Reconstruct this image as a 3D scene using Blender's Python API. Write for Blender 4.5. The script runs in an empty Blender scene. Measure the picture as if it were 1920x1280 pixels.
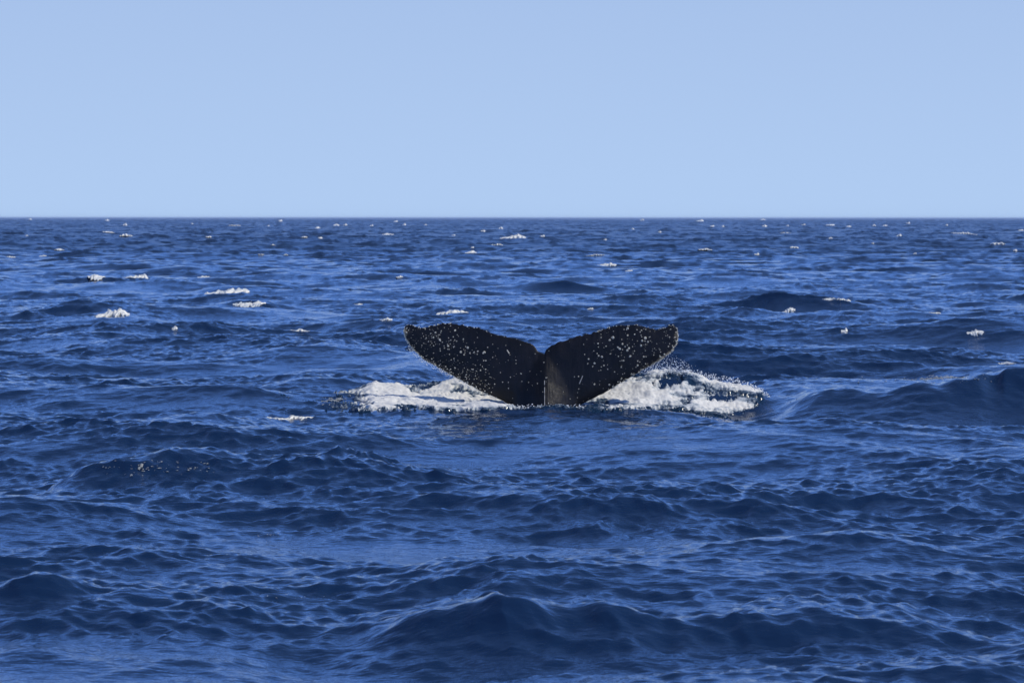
import bpy, bmesh, math, random
import numpy as np
from mathutils import Vector, noise as mnoise

R = math.radians
random.seed(7)
scene = bpy.context.scene
col = scene.collection

# ------------------------------------------------------------------ camera, sky, sun, exposure
CAM_H = 3.12                     # eye height above the mean sea level (m)
LENS = 100.0
FPX = 1920 * LENS / 36.0         # focal length in photograph pixels
PITCH = math.atan((640 - 408.5) / FPX)
TAIL_Y = 46.6
cam_data = bpy.data.cameras.new('camera')
cam_data.lens = LENS
cam_data.sensor_width = 36
cam_data.clip_start = 0.5
cam_data.clip_end = 60000
cam_data.dof.use_dof = True
cam_data.dof.focus_distance = TAIL_Y
cam_data.dof.aperture_fstop = 6
cam = bpy.data.objects.new('camera', cam_data)
cam.location = (0, 0, CAM_H)
cam.rotation_euler = (math.pi / 2 - PITCH, R(-0.03), 0)
col.objects.link(cam)
scene.camera = cam

SUN_EL, SUN_AZ = R(50), R(102)   # azimuth clockwise from +Y: to the right of the camera, a little behind it
world = bpy.data.worlds.new('World')
scene.world = world
world.use_nodes = True
wn = world.node_tree
wn.nodes.clear()
sky = wn.nodes.new('ShaderNodeTexSky')
sky.sky_type = 'NISHITA'
sky.sun_disc = False
sky.sun_elevation = SUN_EL
sky.sun_rotation = SUN_AZ
sky.altitude = 0
sky.air_density = 1.0
sky.dust_density = 0.0
sky.ozone_density = 4.0
hs = wn.nodes.new('ShaderNodeHueSaturation')
hs.inputs['Saturation'].default_value = 1.05
hs.inputs['Value'].default_value = 1.0
mul = wn.nodes.new('ShaderNodeMix')
mul.data_type = 'RGBA'
mul.blend_type = 'MULTIPLY'
mul.inputs[0].default_value = 1.0
mul.inputs[7].default_value = (0.95, 0.93, 1.15, 1)     # the cool balance of the photograph
bg = wn.nodes.new('ShaderNodeBackground')
bg.inputs['Strength'].default_value = 0.10
wo = wn.nodes.new('ShaderNodeOutputWorld')
wn.links.new(sky.outputs[0], hs.inputs['Color'])
wn.links.new(hs.outputs[0], mul.inputs[6])
# lowest sky pales to light blue; blue above it boosted for the water's reflections
geo = wn.nodes.new('ShaderNodeTexCoord')
sep = wn.nodes.new('ShaderNodeSeparateXYZ')
wn.links.new(geo.outputs['Generated'], sep.inputs[0])
rmp = wn.nodes.new('ShaderNodeValToRGB')
rmp.color_ramp.interpolation = 'EASE'
rmp.color_ramp.elements[0].position = 0.0
rmp.color_ramp.elements[0].color = (1, 1, 1, 1)
rmp.color_ramp.elements[1].position = 0.60
rmp.color_ramp.elements[1].color = (0, 0, 0, 1)
wn.links.new(sep.outputs['Z'], rmp.inputs[0])
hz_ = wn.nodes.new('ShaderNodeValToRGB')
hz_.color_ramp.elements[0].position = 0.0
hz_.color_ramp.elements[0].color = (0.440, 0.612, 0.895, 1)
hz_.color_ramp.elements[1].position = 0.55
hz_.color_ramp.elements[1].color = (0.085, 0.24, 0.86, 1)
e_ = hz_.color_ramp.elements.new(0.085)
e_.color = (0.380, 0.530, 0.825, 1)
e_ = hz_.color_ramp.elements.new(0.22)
e_.color = (0.165, 0.450, 1.42, 1)  # blue raised above the view so the sea reflects brighter
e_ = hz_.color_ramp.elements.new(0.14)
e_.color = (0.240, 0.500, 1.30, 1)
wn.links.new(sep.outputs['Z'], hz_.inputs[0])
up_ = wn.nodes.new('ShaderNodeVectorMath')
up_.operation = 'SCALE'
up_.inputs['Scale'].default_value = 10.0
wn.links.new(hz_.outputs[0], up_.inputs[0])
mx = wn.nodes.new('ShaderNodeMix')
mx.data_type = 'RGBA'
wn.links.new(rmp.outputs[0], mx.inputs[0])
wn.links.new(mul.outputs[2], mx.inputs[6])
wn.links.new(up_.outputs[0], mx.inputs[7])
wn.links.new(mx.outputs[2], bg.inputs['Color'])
wn.links.new(bg.outputs[0], wo.inputs['Surface'])

sun_d = bpy.data.lights.new('sun', 'SUN')
sun_d.energy = 3.6
sun_d.angle = R(0.5)
sun_d.color = (1.0, 0.94, 0.82)
sun = bpy.data.objects.new('sun', sun_d)
sdir = Vector((math.sin(SUN_AZ) * math.cos(SUN_EL), math.cos(SUN_AZ) * math.cos(SUN_EL), math.sin(SUN_EL)))
sun.rotation_euler = (-sdir).to_track_quat('-Z', 'Y').to_euler()
sun.location = (20, 20, 40)
col.objects.link(sun)

vs = scene.view_settings
vs.view_transform = 'Standard'
vs.look = 'None'
vs.gamma = 1
vs.use_curve_mapping = False
vs.exposure = 0.0
scene.cycles.use_denoising = True
scene.cycles.denoiser = 'OPENIMAGEDENOISE'
scene.cycles.denoising_prefilter = 'ACCURATE'
scene.cycles.max_bounces = 5
scene.cycles.caustics_reflective = False
scene.cycles.sample_clamp_indirect = 3.0


# ------------------------------------------------------------------ small helpers
def project(x, y, z):
    """world point -> photograph pixel (1920 x 1280)"""
    z = z - CAM_H
    fw = y * math.cos(PITCH) - z * math.sin(PITCH)
    up = y * math.sin(PITCH) + z * math.cos(PITCH)
    return 960 + FPX * x / fw, 640 - FPX * up / fw


def height_at(py, y):
    """height a point at distance y must have to be seen on pixel row py"""
    a = math.atan((640 - py) / FPX) - PITCH
    return CAM_H + y * math.tan(a)


def dist_at(py, z=0.0):
    a = math.atan((640 - py) / FPX) - PITCH
    return (z - CAM_H) / math.tan(a)


def x_at(px, y):
    return (px - 960) / FPX * y


def tag(o, label=None, cat=None, group=None, kind=None):
    if label: o['label'] = label
    if cat: o['category'] = cat
    if group: o['group'] = group
    if kind: o['kind'] = kind
    return o


def grid_mesh(name, P, keep=None, attrs=None):
    """P: (rows, cols, 3) vertices; keep: (rows-1, cols-1) bool"""
    r, c = P.shape[:2]
    idx = np.arange(r * c).reshape(r, c)
    q = np.stack([idx[:-1, :-1], idx[:-1, 1:], idx[1:, 1:], idx[1:, :-1]], -1)
    q = q[keep] if keep is not None else q.reshape(-1, 4)
    used = np.unique(q)
    remap = np.zeros(r * c, np.int64)
    remap[used] = np.arange(len(used))
    q = remap[q].astype(np.int32)
    v = P.reshape(-1, 3)[used].astype(np.float32)
    me = bpy.data.meshes.new(name)
    me.vertices.add(len(v))
    me.vertices.foreach_set('co', v.ravel())
    me.loops.add(q.size)
    me.loops.foreach_set('vertex_index', q.ravel())
    me.polygons.add(len(q))
    me.polygons.foreach_set('loop_start', np.arange(0, q.size, 4, dtype=np.int32))
    me.polygons.foreach_set('use_smooth', np.ones(len(q), bool))
    for k, a in (attrs or {}).items():
        at = me.attributes.new(k, 'FLOAT', 'POINT')
        at.data.foreach_set('value', a.reshape(-1)[used].astype(np.float32))
    me.update()
    me.validate()
    return me


def add_obj(name, me, mat=None, parent=None, loc=(0, 0, 0)):
    o = bpy.data.objects.new(name, me)
    if mat is not None and not me.materials:
        me.materials.append(mat)
    o.location = loc
    if parent: o.parent = parent
    col.objects.link(o)
    return o


def smoothstep(a, b, x):
    t = np.clip((x - a) / (b - a), 0, 1)
    return t * t * (3 - 2 * t)


# ------------------------------------------------------------------ ocean surface: banks of wind waves
class Bank:
    """a periodic patch of random sea holding only the wavelengths lo..hi"""
    def __init__(s, L, N, lo, hi, seed, head, amp, spread, rot):
        g = np.random.default_rng(seed)
        s.L, s.N, s.lo, s.rot = L, N, lo, rot
        k1 = np.fft.fftfreq(N, 1.0 / N) * 2 * np.pi / L
        kx, ky = np.meshgrid(k1, k1, indexing='ij')
        k = np.hypot(kx, ky)
        k[0, 0] = 1
        ok = (k >= 2 * np.pi / hi) & (k < 2 * np.pi / lo)
        th = np.arctan2(ky, kx) - (head - rot)
        d = np.where(np.cos(th) > -0.2, ((1 + np.cos(th)) / 2) ** spread, 0.0)
        norm = np.trapz(((1 + np.cos(np.linspace(-np.pi, np.pi, 721))) / 2) ** spread,
                            np.linspace(-np.pi, np.pi, 721))
        S = 0.5 * 0.0081 * k ** -4 * d / norm
        S *= np.exp(-1.25 * (2 * np.pi / PEAK / k) ** 2.0)
        dk = 2 * np.pi / L
        a = np.where(ok, np.sqrt(S) * dk, 0) * (g.standard_normal((N, N)) + 1j * g.standard_normal((N, N)))
        a = a * amp
        f = lambda A: (np.fft.ifft2(A).real * N * N).astype(np.float32)
        s.h = f(a)
        s.dx = f(1j * kx / k * a)
        s.dy = f(1j * ky / k * a)

    def sample(s, arrs, x, y):
        c, n = math.cos(s.rot), math.sin(s.rot)
        u = (c * x + n * y) / s.L * s.N
        v = (-n * x + c * y) / s.L * s.N
        i = np.floor(u); j = np.floor(v)
        fu = (u - i).astype(np.float32); fv = (v - j).astype(np.float32)
        i = i.astype(np.int64) % s.N; j = j.astype(np.int64) % s.N
        i2 = (i + 1) % s.N; j2 = (j + 1) % s.N
        out = []
        for A in arrs:
            out.append(A[i, j] * (1 - fu) * (1 - fv) + A[i2, j] * fu * (1 - fv) + A[i, j2] * (1 - fu) * fv + A[i2, j2] * fu * fv)
        return out


def fbm_field(seed, N=512, beta=1.6, lo=2, hi=200):
    """tileable noise image, mean 0, std 1, features from N/lo down to N/hi samples"""
    g = np.random.default_rng(seed)
    k1 = np.fft.fftfreq(N, 1.0 / N)
    k = np.hypot(*np.meshgrid(k1, k1, indexing='ij'))
    k[0, 0] = 1
    A = np.where((k >= lo) & (k < hi), k ** -beta, 0) * np.exp(2j * np.pi * g.random((N, N)))
    f = np.fft.ifft2(A).real
    return (f / f.std()).astype(np.float32)


def tile_sample(F, x, y, L):
    N = F.shape[0]
    u = x / L * N; v = y / L * N
    i = np.floor(u); j = np.floor(v)
    fu = u - i; fv = v - j
    i = i.astype(np.int64) % N; j = j.astype(np.int64) % N
    i2 = (i + 1) % N; j2 = (j + 1) % N
    return F[i, j] * (1 - fu) * (1 - fv) + F[i2, j] * fu * (1 - fv) + F[i, j2] * (1 - fu) * fv + F[i2, j2] * fu * fv


PATCH = fbm_field(88, 512, 1.3, 4, 60)
PEAK = 17.0
HEAD = R(-90 - 14)               # waves run towards the camera and a little to the left
BANKS = [
    Bank(311, 512, 9.0, 60, 11, HEAD, 1.1, 5, R(7)),
    Bank(97.3, 512, 3.2, 9.0, 23, HEAD, 1.6, 5, R(-21)),
    Bank(37.1, 512, 1.1, 3.2, 35, HEAD - R(14), 1.12, 6, R(38)),
    Bank(13.7, 512, 0.38, 1.1, 47, HEAD + R(16), 1.85, 3.5, R(-49)),
    Bank(5.3, 512, 0.12, 0.38, 59, HEAD, 3.0, 3, R(63)),
]
CHOP = [1.2, 1.6, 1.55, 1.4, 0.9]
GUST = Bank(173, 256, 9.0, 60, 77, HEAD, 1.0, 0.5, R(20))
GUST.h /= GUST.h.std()


# single waves that stand out of the wind sea: foot row, crest row, centre px, half length px, slant, width (m)
RIDGES = [
    # px centre, py foot, py crest, half-length px, slant dy/dx, front width m
    (70, 1140, 1092, 60, 0.1, 0.5),
    (1160, 920, 902, 110, 0.0, 0.5),
    (1860, 640, 612, 120, 0.1, 1.6),
    (240, 535, 514, 110, 0.0, 2.4),
    (430, 553, 536, 70, 0.0, 1.8),
    (180, 610, 588, 120, 0.05, 1.6),
    (470, 577, 563, 60, 0.0, 1.4),
    (350, 800, 778, 110, 0.0, 0.9),
    (1860, 945, 928, 120, 0.0, 0.6),
    (560, 1128, 1112, 80, 0.1, 0.4),
    (500, 1020, 1002, 90, 0.1, 0.5),
    (60, 1215, 1190, 120, 0.0, 0.4),
    (850, 590, 580, 70, 0.0, 1.5),
    (640, 745, 700, 120, 0.1, 1.3),
]
# long waves given by the outline of their crest (px, py) and the row of their foot
CRESTS = [
    ([(480, 1205), (600, 1186), (680, 1164), (760, 1136), (850, 1114), (900, 1100), (945, 1085), (985, 1089), (1060, 1098), (1110, 1096), (1160, 1106), (1230, 1122), (1330, 1128),
      (1450, 1120), (1560, 1122), (1700, 1146), (1850, 1176), (2000, 1205)], 1205, 0.75),
    ([(1380, 768), (1470, 744), (1540, 724), (1600, 714), (1680, 709), (1750, 707), (1850, 696), (1920, 690), (2000, 692), (2100, 720)], 785, 1.7),
    ([(20, 900), (90, 876), (150, 866), (230, 855), (290, 850), (350, 858), (420, 874), (500, 892), (560, 905)], 915, 1.0),
    ([(-300, 1232), (-60, 1205), (0, 1196), (60, 1192), (160, 1196), (280, 1196), (420, 1212), (620, 1233)], 1235, 0.6),
    ([(180, 800), (250, 792), (310, 782), (355, 776), (400, 777), (460, 790), (540, 800)], 815, 1.0),
]
# height of the water heaved up behind the tail, from its outline in the photograph
HEAVE_PX = [(480, 770), (545, 758), (580, 750), (640, 749), (685, 744), (712, 731), (745, 733), (790, 730), (825, 724), (868, 718),
            (910, 728), (960, 742), (1020, 752), (1080, 745), (1130, 722), (1180, 702), (1225, 690), (1262, 692), (1300, 698),
            (1345, 707), (1388, 714), (1420, 727), (1446, 743), (1480, 755), (1540, 768)]
HEAVE_Y = TAIL_Y + 1.35
hx = np.array([x_at(p, HEAVE_Y) for p, q in HEAVE_PX])
hz = np.array([height_at(q, HEAVE_Y) for p, q in HEAVE_PX])
hz = np.maximum(hz, 0.0)


def sea(U, V, spacing=None):
    """displaced sea surface over the flat parameters U, V (m); spacing: local mesh step, fades waves it cannot hold"""
    X = U.astype(np.float32).copy(); Y = V.astype(np.float32).copy(); Z = np.zeros_like(X)
    r = np.hypot(U, V)
    gust = 1 + 0.22 * GUST.sample([GUST.h], U, V)[0]
    patch = np.clip(1 + 0.33 * tile_sample(PATCH, U * 0.5, V, 41.0), 0.25, 2.0)
    # calmer water in the lee of the tail
    dx = (U - 0.4); dy = (V - (TAIL_Y - 0.5))
    calm = 1 - 0.72 * np.exp(-(dx / 4.2) ** 2 - (dy / 3.4) ** 2)
    calm_s = 1 - 0.35 * np.exp(-(dx / 3.8) ** 2 - (dy / 3.0) ** 2)
    crest, press, lean = np.zeros_like(Z), np.ones_like(Z), np.zeros_like(Z)
    for (line, pf, wd) in CRESTS:
        yc = dist_at(pf) + wd
        hh = np.array([max(0.0, height_at(q, yc)) for _, q in line])
        xx = np.array([x_at(p_, yc) for p_, _ in line])
        H = np.interp(U, xx, hh, left=0, right=0)
        e = (smoothstep(xx[0], xx[0] + 0.22 * (xx[-1] - xx[0]), U) * (1 - smoothstep(xx[-1] - 0.22 * (xx[-1] - xx[0]), xx[-1], U)))
        t = (V - yc + 0.10 * wd * np.sin(U * 2.1)) / wd
        H = H * np.clip(1 + (0.13 if wd > 1.2 else 0.05) * tile_sample(PATCH, U * 1.0, V * 0.3, 23.0), 0.4, 1.15)
        prof = np.where(t < 0, np.exp(-(np.abs(t) / 0.72) ** 1.35), np.exp(-(np.abs(t) / 2.0) ** 1.15))
        crest += H * e * prof
        lean += H * e * prof * 0.45
        press *= 1 - 0.55 * e * np.exp(-(t / 1.6) ** 2)
    for n, (b, ch) in enumerate(zip(BANKS, CHOP)):
        h, ddx, ddy = b.sample([b.h, b.dx, b.dy], U, V)
        w = (calm if n < 3 else calm_s) * (1.0 if n == 0 else np.clip(gust, .5, 1.7))
        if n > 2: w = np.minimum(w * patch, 1.35)
        if n < 3: w = w * press
        if spacing is not None:
            w = w * (1 - smoothstep(b.lo * 1.2, b.lo * 6.0, spacing))
        Z += h * w
        X += ch * ddx * w
        Y += ch * ddy * w
    Z += crest
    for (pc, pf, pcr, hl, sl, wd) in RIDGES:
        yf = dist_at(pf)
        yc = yf + wd
        H = height_at(pcr, yc)
        xc = x_at(pc, yc)
        L = hl / FPX * yc
        t = (V - yc - sl * (U - xc)) / wd
        along = np.exp(-np.abs((U - xc) / (L * 1.15)) ** 2.4)
        prof = np.where(t < 0, np.exp(-(np.abs(t) / 0.8) ** 1.5), np.exp(-(np.abs(t) / 2.2) ** 1.3))
        a = H * along * prof
        Z += a
        lean += a * 0.55
    # the heave of water round the tail
    Hc = np.interp(U, hx, hz, left=0, right=0)
    t = (V - HEAVE_Y)
    prof = np.where(t < 0, 0.5 + 0.5 * np.cos(np.clip(t / 1.25, -1, 0) * np.pi), np.exp(-(t / 1.3) ** 2))
    Z += Hc * prof
    # low swell just in front of it
    Z += 0.13 * np.exp(-((U - 2.0) / 1.5) ** 2 - ((V - (TAIL_Y - 1.7)) / 0.9) ** 2)
    Z += 0.05 * np.exp(-((U + 1.0) / 2.2) ** 2 - ((V - (TAIL_Y - 1.6)) / 0.8) ** 2)
    Z -= 0.10 * np.exp(-((U - 4.2) / 1.2) ** 2 - ((V - (TAIL_Y - 0.6)) / 1.0) ** 2)
    Y -= lean
    return X, Y, Z


# ------------------------------------------------------------------ materials
def new_mat(name):
    m = bpy.data.materials.new(name)
    m.use_nodes = True
    nt = m.node_tree
    return m, nt, nt.nodes['Principled BSDF']


def node(nt, typ, **kw):
    n = nt.nodes.new(typ)
    for k, v in kw.items():
        setattr(n, k, v)
    return n


def noise_node(nt, vec, scale, detail=3.0, rough=0.5, stretch=None, rot=0.0):
    if stretch:
        mp = node(nt, 'ShaderNodeMapping')
        mp.inputs['Scale'].default_value = stretch
        mp.inputs['Rotation'].default_value = (0, 0, rot)
        nt.links.new(vec, mp.inputs[0]); vec = mp.outputs[0]
    t = node(nt, 'ShaderNodeTexNoise')
    t.inputs['Scale'].default_value = scale
    t.inputs['Detail'].default_value = detail
    t.inputs['Roughness'].default_value = rough
    nt.links.new(vec, t.inputs['Vector'])
    return t.outputs['Fac']


def ramp(nt, fac, stops):
    r_ = node(nt, 'ShaderNodeValToRGB')
    el = r_.color_ramp.elements
    while len(el) < len(stops): el.new(0.5)
    for e, (p, c) in zip(el, stops):
        e.position = p
        e.color = (c, c, c, 1) if not isinstance(c, tuple) else (*c, 1)
    nt.links.new(fac, r_.inputs[0])
    return r_.outputs[0]


def math_node(nt, op, a, b):
    m = node(nt, 'ShaderNodeMath', operation=op)
    for i, v in enumerate((a, b)):
        if isinstance(v, (int, float)): m.inputs[i].default_value = v
        else: nt.links.new(v, m.inputs[i])
    return m.outputs[0]


def water_bumps(nt):
    """chain of bump nodes: ripples everywhere, longer ones where the mesh is too coarse for them"""
    tc = node(nt, 'ShaderNodeTexCoord').outputs['Object']
    at = node(nt, 'ShaderNodeAttribute', attribute_name='lost')
    far = at.outputs['Fac']
    nrm = None
    for sc_, dist, stretch, wf in ((24.0, 0.0068, (0.5, 1.0, 0.0), 'near'), (8.0, 0.013, (0.45, 1.0, 0.0), 'near'),
                                   (1.3, 0.16, (0.55, 1.0, 0.0), 'far'), (0.45, 0.6, (0.6, 1.0, 0.0), 'far')):
        n = noise_node(nt, tc, sc_, 2.0, 0.55, stretch, 0.15)
        b = node(nt, 'ShaderNodeBump')
        b.inputs['Distance'].default_value = dist
        b.inputs['Strength'].default_value = 1.0
        if wf == 'far':
            nt.links.new(far, b.inputs['Strength'])
        else:
            nt.links.new(math_node(nt, 'SUBTRACT', 1.0, far), b.inputs['Strength'])
        nt.links.new(n, b.inputs['Height'])
        if nrm: nt.links.new(nrm, b.inputs['Normal'])
        nrm = b.outputs[0]
    return tc, far, nrm


def make_water():
    m, nt, p = new_mat('sea_water')
    tc, far, nrm = water_bumps(nt)
    p.inputs['Base Color'].default_value = (0.0048, 0.0190, 0.056, 1)
    p.inputs['IOR'].default_value = 1.50
    nt.links.new(math_node(nt, 'ADD', math_node(nt, 'MULTIPLY', far, 0.20), 0.08), p.inputs['Roughness'])
    nt.links.new(nrm, p.inputs['Normal'])
    return m


def make_foam_mat():
    m, nt, p = new_mat('whitewater')
    tc = node(nt, 'ShaderNodeTexCoord').outputs['Object']
    den = node(nt, 'ShaderNodeAttribute', attribute_name='froth').outputs['Fac']
    n1 = noise_node(nt, tc, 5.0, 6.0, 0.62, (0.32, 1.0, 1.9), 0.2)
    n2 = noise_node(nt, tc, 26.0, 3.0, 0.6)
    mixn = math_node(nt, 'ADD', math_node(nt, 'MULTIPLY', n1, 0.82), math_node(nt, 'MULTIPLY', n2, 0.18))
    s = math_node(nt, 'ADD', den, math_node(nt, 'MULTIPLY', math_node(nt, 'SUBTRACT', mixn, 0.5), 2.2))
    f = ramp(nt, s, [(0.36, 0.0), (0.50, 0.28), (0.66, 0.7), (0.85, 1.0)])
    c = node(nt, 'ShaderNodeValToRGB')
    for _ in range(2): c.color_ramp.elements.new(0.5)
    for e, (p_, q_) in zip(c.color_ramp.elements, [(0.0, (0.006, 0.022, 0.05)), (0.35, (0.09, 0.125, 0.175)), (0.68, (0.38, 0.42, 0.45)), (1.0, (0.64, 0.635, 0.60))]):
        e.position = p_
        e.color = (*q_, 1)
    nt.links.new(f, c.inputs[0])
    nt.links.new(c.outputs[0], p.inputs['Base Color'])
    nt.links.new(math_node(nt, 'ADD', math_node(nt, 'MULTIPLY', f, 0.45), 0.10), p.inputs['Roughness'])
    p.inputs['IOR'].default_value = 1.333
    b = node(nt, 'ShaderNodeBump')
    b.inputs['Distance'].default_value = 0.03
    b.inputs['Strength'].default_value = 0.5
    nt.links.new(mixn, b.inputs['Height'])
    nt.links.new(b.outputs[0], p.inputs['Normal'])
    return m


def make_cap_mat():
    m, nt, p = new_mat('sea_foam')
    tc = node(nt, 'ShaderNodeTexCoord').outputs['Object']
    n = ramp(nt, noise_node(nt, tc, 6.0, 5.0, 0.65, (0.5, 1.0, 1.6)), [(0.40, 0.0), (0.60, 1.0)])
    b = node(nt, 'ShaderNodeBump')
    b.inputs['Distance'].default_value = 0.025
    nt.links.new(n, b.inputs['Height'])
    nt.links.new(b.outputs[0], p.inputs['Normal'])
    c = node(nt, 'ShaderNodeMix', data_type='RGBA')
    c.inputs[6].default_value = (0.48, 0.53, 0.57, 1)
    c.inputs[7].default_value = (0.84, 0.82, 0.74, 1)
    nt.links.new(n, c.inputs[0])
    nt.links.new(c.outputs[2], p.inputs['Base Color'])
    p.inputs['Roughness'].default_value = 0.6
    return m


def make_drop_mat():
    m, nt, p = new_mat('spray_water')
    p.inputs['Base Color'].default_value = (0.80, 0.84, 0.88, 1)
    p.inputs['Roughness'].default_value = 0.15
    p.inputs['IOR'].default_value = 1.333
    return m


def make_skin():
    m, nt, p = new_mat('whale_skin')
    tc = node(nt, 'ShaderNodeTexCoord').outputs['Object']
    big = noise_node(nt, tc, 2.2, 4.0, 0.6)
    scr = noise_node(nt, tc, 6.0, 5.0, 0.7, (3.0, 1.0, 0.35), 0.6)
    spk = node(nt, 'ShaderNodeTexVoronoi')
    spk.inputs['Scale'].default_value = 19.0
    nt.links.new(tc, spk.inputs['Vector'])
    sp = ramp(nt, spk.outputs['Distance'], [(0.06, 1.0), (0.11, 0.0)])
    pale = node(nt, 'ShaderNodeAttribute', attribute_name='pale').outputs['Fac']
    c1 = node(nt, 'ShaderNodeMix', data_type='RGBA')
    c1.inputs[6].default_value = (0.0045, 0.0045, 0.0060, 1)
    c1.inputs[7].default_value = (0.013, 0.012, 0.014, 1)
    nt.links.new(ramp(nt, big, [(0.42, 0.0), (0.72, 1.0)]), c1.inputs[0])
    c2 = node(nt, 'ShaderNodeMix', data_type='RGBA')
    c2.inputs[7].default_value = (0.07, 0.07, 0.075, 1)
    nt.links.new(math_node(nt, 'MULTIPLY', ramp(nt, scr, [(0.62, 0.0), (0.78, 1.0)]), 0.35), c2.inputs[0])
    nt.links.new(c1.outputs[2], c2.inputs[6])
    c3 = node(nt, 'ShaderNodeMix', data_type='RGBA')
    c3.inputs[7].default_value = (0.16, 0.15, 0.14, 1)
    nt.links.new(math_node(nt, 'MULTIPLY', sp, math_node(nt, 'MULTIPLY', ramp(nt, big, [(0.40, 0.0), (0.6, 1.0)]), 0.3)), c3.inputs[0])
    nt.links.new(c2.outputs[2], c3.inputs[6])
    c4 = node(nt, 'ShaderNodeMix', data_type='RGBA')
    c4.inputs[7].default_value = (0.40, 0.33, 0.22, 1)
    pn = noise_node(nt, tc, 16.0, 4.0, 0.7)
    s = math_node(nt, 'ADD', pale, math_node(nt, 'MULTIPLY', math_node(nt, 'SUBTRACT', pn, 0.5), 1.6))
    nt.links.new(math_node(nt, 'MULTIPLY', ramp(nt, s, [(0.42, 0.0), (0.9, 1.0)]), 0.9), c4.inputs[0])
    nt.links.new(c3.outputs[2], c4.inputs[6])
    nt.links.new(c4.outputs[2], p.inputs['Base Color'])
    p.inputs['Roughness'].default_value = 0.36
    p.inputs['Specular IOR Level'].default_value = 0.24
    b = node(nt, 'ShaderNodeBump')
    b.inputs['Distance'].default_value = 0.01
    b.inputs['Strength'].default_value = 0.6
    nt.links.new(noise_node(nt, tc, 9.0, 5.0, 0.65), b.inputs['Height'])
    nt.links.new(b.outputs[0], p.inputs['Normal'])
    return m


def plain(name, rgb, rough=0.6, spec=0.5):
    m, nt, p = new_mat(name)
    tc = node(nt, 'ShaderNodeTexCoord').outputs['Object']
    n = noise_node(nt, tc, 40.0, 3.0, 0.6)
    c = node(nt, 'ShaderNodeMix', data_type='RGBA')
    c.inputs[6].default_value = (*[v * 0.7 for v in rgb], 1)
    c.inputs[7].default_value = (*rgb, 1)
    nt.links.new(n, c.inputs[0])
    nt.links.new(c.outputs[2], p.inputs['Base Color'])
    p.inputs['Roughness'].default_value = rough
    p.inputs['Specular IOR Level'].default_value = spec
    return m


M_WATER = make_water()
M_FOAM = make_foam_mat()
M_CAP = make_cap_mat()
M_DROP = make_drop_mat()
M_SKIN = make_skin()
M_BARN = plain('barnacle_shell', (0.85, 0.81, 0.66), 0.45)
M_LACE = plain('thin_foam', (0.27, 0.29, 0.29), 0.4)
M_SCAR = plain('scar_tissue', (0.42, 0.42, 0.40), 0.5)

# ------------------------------------------------------------------ the sea
rows = [14.5]
pairs = []
while rows[-1] < 45000:
    r = rows[-1]
    if r < 75: d = 0.040 + (r - 14.5) * 0.0012
    else: d = 0.117 * (r / 75) ** 2.0
    if r < 90:
        rows.append(r + d)
    else:                        # far off: pairs of rows, a short steep front and a long back
        k = float(smoothstep(90, 200, r))
        f = min(d * (1 - 0.5 * k), 1.1 * (1 + 2.6 * float(smoothstep(700, 3000, r))))
        rows.append(r + 2 * d - f)
        rows.append(r + 2 * d)
        # the nearer row of each pair is the trough in front of the crest row
        pairs.append(len(rows) - 1)
    if len(rows) > 3000: break
rows = np.array(rows)
half = 12.8
core = np.linspace(-half, half, 730)
side = half + (180 - half) * (np.linspace(0, 1, 46)[1:]) ** 1.8
ang = np.radians(np.concatenate([-side[::-1], core, side]))
RR, AA = np.meshgrid(rows, ang, indexing='ij')
sp_r = np.gradient(rows)[:, None] * np.ones_like(RR)
sp_a = np.gradient(ang)[None, :] * RR
SP = np.maximum(sp_r * 0.8, sp_a)
U = RR * np.sin(AA); V = RR * np.cos(AA)
SX, SY, SZ = sea(U, V, SP)
# small steep crests of the distant sea, one to each pair of rows
F_ROW = fbm_field(211, 512, 0.9, 3, 120)
pi_ = np.array(pairs)
ds = (rows[pi_] - rows[pi_ - 1])[:, None]
fade = 0.35 + 0.65 * smoothstep(95, 240, rows[pi_])[:, None]
nz = tile_sample(F_ROW, U[pi_], (np.arange(len(pi_)) * 37.731)[:, None] + 0 * U[pi_], 61.0)
amp = np.minimum(0.062 * ds, 0.30) * fade * np.clip(1 + 0.7 * nz, 0.05, 2.6)
SZ[pi_] += amp
SZ[pi_ - 1] -= amp
lost = np.clip(smoothstep(0.12, 1.6, SP), 0, 1)
P = np.stack([SX, SY, SZ], -1)
# closing the sheet under the boat with one last ring at the centre
Pc = np.zeros((1, P.shape[1], 3), np.float32)
Pc[..., 2] = -0.2
P = np.concatenate([Pc + np.stack([0.05 * np.sin(AA[:1]), 0.05 * np.cos(AA[:1]), 0 * AA[:1]], -1), P], 0)
lost_a = np.concatenate([lost[:1], lost], 0)
me = grid_mesh('sea', P[:, ::-1], None, {'lost': lost_a[:, ::-1]})
sea_o = add_obj('sea', me, M_WATER)
tag(sea_o, 'deep blue choppy sea with dark wave faces reaching the horizon', kind='structure')

# lookup used to stand foam on visible crests
PXs, PYs = project(SX[:, 45:-45], SY[:, 45:-45], SZ[:, 45:-45])
vis = PYs <= np.minimum.accumulate(PYs, 0) + 0.15
c_px = PXs


def visible_point(px, py):
    """a point of the sea surface that is seen near pixel (px, py)"""
    d = np.abs(PXs - px) * 0.9 + np.abs(PYs - py) + np.where(vis, 0, 60)
    k = int(np.argmin(d))
    i, j = divmod(k, PXs.shape[1])
    return i, j, Vector((float(SX[i, j + 45]), float(SY[i, j + 45]), float(SZ[i, j + 45])))


# ------------------------------------------------------------------ whitewater round the tail
N_A = fbm_field(101, 512, 1.5, 3, 160)
N_B = fbm_field(102, 512, 1.2, 12, 220)
N_C = fbm_field(103, 512, 1.7, 2, 60)


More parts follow.
